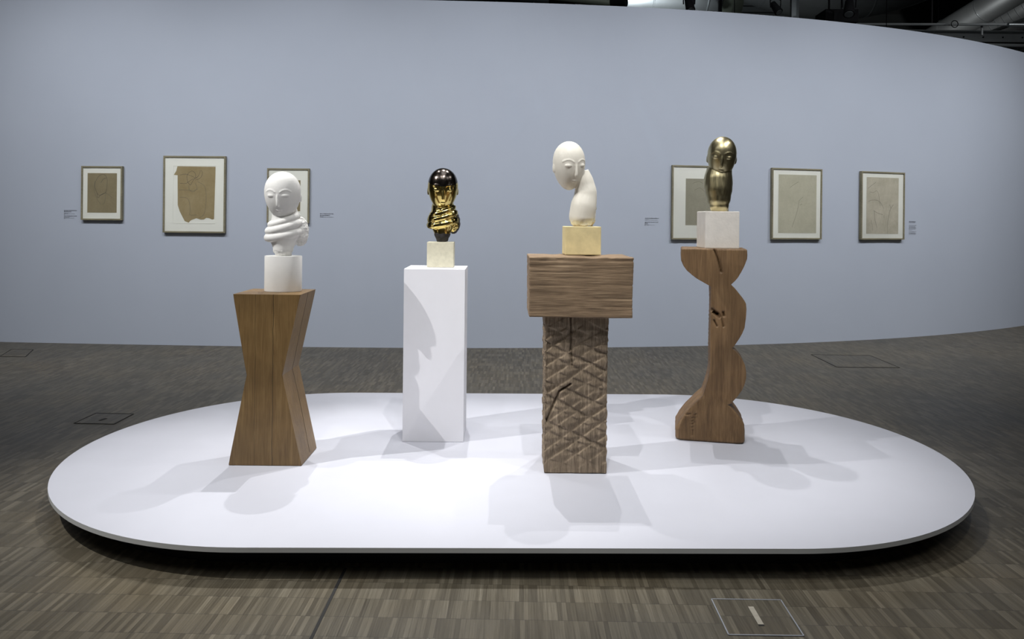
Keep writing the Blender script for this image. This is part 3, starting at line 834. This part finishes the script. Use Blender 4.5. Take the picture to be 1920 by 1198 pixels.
# dark timber-like slab decks
bm = bmesh.new()
for k in range(4):
    z = at(1400, 34-k*12, 16).z; box(bm, at(1345,0,16).x, at(1480,0,16).x, 16, 16.1, z, z+.11)
box(bm, at(1350,0,16).x, at(1475,0,16).x, 16.1, 16.14, at(1400,40,16).z, 7.6)
tag(from_bm('louvred_panel', bm, M_steel_dark), 'dark louvred panel between the two dull ducts above the wall', 'panel')
bm = bmesh.new(); v = [at(1375,2,14), at(1395,-30,14), at(1345,22,14)]
tube(bm, [at(1350,22,14), at(1372,2,14), at(1400,-28,14), at(1465,-200,14)], .05, 10)
tag(from_bm('diagonal_brace', bm, M_beam), 'grey diagonal strut right of the olive collar', 'brace')
for i, (px, lab) in enumerate(((1299,'narrow black hanger post in front of the bright duct'), (1351,'black hanger post right of the olive collar'), (1491,'dark upright post left of the black box'))):
    bm = bmesh.new(); p = at(px, 34, 10.3); box(bm, p.x-.02-.03*(i==2), p.x+.02+.03*(i==2), 10.3, 10.36, p.z-.2, 7.6)
    tag(from_bm('hanger_post', bm, M_lampblack if i < 2 else M_steel_dark), lab, 'post')
for px, y1, lab in ((1377, 26, 'thin black cable hanging right of the olive collar'), (1577, 42, 'thin wire hanging in front of the black box'), (1662, 52, 'thin wire hanging left of the slanting ducts'), (1759, 42, 'thin wire reaching down to the level pipe')):
    bm = bmesh.new(); p = at(px, y1, 10.3); tube(bm, [p, Vector((p.x, p.y, 7.6))], .005, 6)
    tag(from_bm('hanging_wire', bm, M_lampblack), lab, 'wire')

def spotlight(px, py, Y, label, s=1.0, tilt=.5, rz=0):
    p = at(px, py, Y); t = thing('track_spotlight', label, 'spotlight', p, rz, 'track spotlights above the wall')
    bm = bmesh.new()
    d = Vector((sin(tilt)*.6, -.5, -cos(tilt))).normalized()
    tube(bm, [-d*.09*s, -d*.085*s, d*.0, d*.085*s, d*.1*s], [.03*s,.042*s,.05*s,.058*s,.058*s], 20); from_bm('lamp_can', bm, M_lampblack, t)
    bm = bmesh.new(); tube(bm, [d*.1005*s, d*.104*s], .045*s, 20); from_bm('lens', bm, M_steel, t)
    bm = bmesh.new()
    pts = [Vector((-.07*s,0,0)), Vector((-.075*s,0,.10*s)), Vector((0,0,.14*s)), Vector((.075*s,0,.10*s)), Vector((.07*s,0,0))]
    tube(bm, pts, .008*s, 8); from_bm('yoke', bm, M_lampblack, t)
    bm = bmesh.new(); tube(bm, [(0,0,.14*s),(0,0,7.6-p.z)], .014*s, 10); from_bm('hanging_stem', bm, M_lampblack, t)
    bm = bmesh.new(); box(bm, -.05*s,.05*s,-.03*s,.03*s,.13*s,.22*s, bev=.004); from_bm('clamp', bm, M_lampblack, t)
    return t
spotlight(1292, 8, 9.4, 'black spotlight in front of the bright duct', 1.0, .2)
spotlight(1454, 14, 9.5, 'black spotlight hanging above the wall between the duct and the black box', .9, .6)
spotlight(1592, 14, 9.6, 'black spotlight mounted over the black box', 1.2, -.4)
p0 = at(1548,41,9.9); p1 = at(1610,17,9.9)
bt = thing('speaker_box', 'square black box above the wall behind a spotlight', 'loudspeaker', (p0.x, 9.9, p0.z))
bm = bmesh.new(); box(bm, 0, p1.x-p0.x, 0, .35, 0, p1.z-p0.z, bev=.01); from_bm('cabinet', bm, M_lampblack, bt)
bm = bmesh.new(); box(bm, .08, .10, .1, .12, p1.z-p0.z-.005, 7.6-p0.z); from_bm('hanging_bar', bm, M_lampblack, bt)

# ------------------------------------------------------------------ light
def spot(loc, aim, P, size=55, blend=.6, rad=.035, col=(1,.99,.975), name='spot'):
    L = bpy.data.lights.new(name, 'SPOT'); L.energy = P*K; L.spot_size = radians(size); L.spot_blend = blend
    L.shadow_soft_size = rad; L.color = col
    o = bpy.data.objects.new(name, L); C.objects.link(o); o.location = loc
    o.rotation_euler = (Vector(aim)-Vector(loc)).to_track_quat('-Z','Y').to_euler()
    return o
K = .86
# back row (shadows fall towards the viewer)
spot((-1.48,5.35,4.2), (-1.34,4.05,.9), 260, 48, .75, .012)
spot((-.40,5.5,4.5), (-.46,4.4,.9), 330, 40, .6, .012)
spot((.66,5.75,4.8), (.42,3.95,.8), 250, 52, .6, .012)
spot((1.14,5.95,4.8), (1.30,4.55,.9), 220, 44, .6, .012)
K = .80
# front row
spot((-1.1,2.0,4.7), (-1.30,4.25,1.0), 130, 50, .7, .012)
spot((-.1,2.0,4.7), (-.45,4.7,1.0), 90, 44, .7, .012)
spot((.16,2.25,4.75), (.38,4.25,.9), 330, 46, .6, .012)
spot((2.3,2.5,4.7), (1.28,4.7,.9), 240, 50, .7, .012)
K = .85
# sides
spot((-4.3,2.7,4.93), (-.9,4.3,.5), 1080, 48, .9, .012)
spot((3.3,4.05,4.7), (.5,4.05,.5), 130, 52, .7, .012)
K = 2.1
# wall washers on the drawings
for x, P in ((-5.6,190),(-3.6,200),(-1.4,190),(.9,190),(3.0,200),(5.0,230),(7.0,200)):
    n_ = wnorm(x); p_ = Vector((x, wy(x), 0)) + n_*4.2
    spot((p_.x,p_.y,5.6), (x, wy(x), 1.35), P, 76, .95, .05, (.96,.98,1))
K = 1.0
# unseen uplights behind the partition, added to brighten the ducts
spot((1.5,9.7,3.3), (1.95,11,4.7), 260, 70, .9, .05, (.9,.96,1))
spot((6.4,13.0,3.4), (8.2,15.5,5.8), 420, 80, .9, .05)

w = bpy.data.worlds.new('world'); bpy.context.scene.world = w; w.use_nodes = True
w.node_tree.nodes['Background'].inputs[0].default_value = (.8,.86,1,1); w.node_tree.nodes['Background'].inputs[1].default_value = .05
spot((3.4,10.4,3.3), (4.6,13,5.8), 60, 70, .9, .05)
# ambient fill: unseen soft area lights added to lift the dark floor and room
for x, y in ((-5,0),(0,-2),(5,0),(0,3.5)):
    L = bpy.data.lights.new('hall_fill', 'AREA'); L.energy = 62; L.size = 2.5; L.color = (.93,.96,1)
    o = bpy.data.objects.new('hall_fill', L); C.objects.link(o); o.location = (x, y, 7.3)

# ------------------------------------------------------------------ camera
cam = bpy.data.cameras.new('camera'); co = bpy.data.objects.new('camera', cam); C.objects.link(co)
cam.sensor_width = 36; cam.lens = F/1920*36; cam.sensor_fit = 'HORIZONTAL'
cam.shift_x = 0; cam.shift_y = -(599-HY)/1920
co.matrix_world = Matrix.Translation((0,0,EYE)) @ Matrix.Rotation(pi/2, 4, 'X') @ Matrix.Rotation(ROLL, 4, 'Z')
cam.clip_end = 100
sc = bpy.context.scene; sc.camera = co
sc.view_settings.view_transform = 'Standard'; sc.view_settings.look = 'None'
sc.view_settings.exposure = 0; sc.view_settings.gamma = 1; sc.view_settings.use_curve_mapping = False
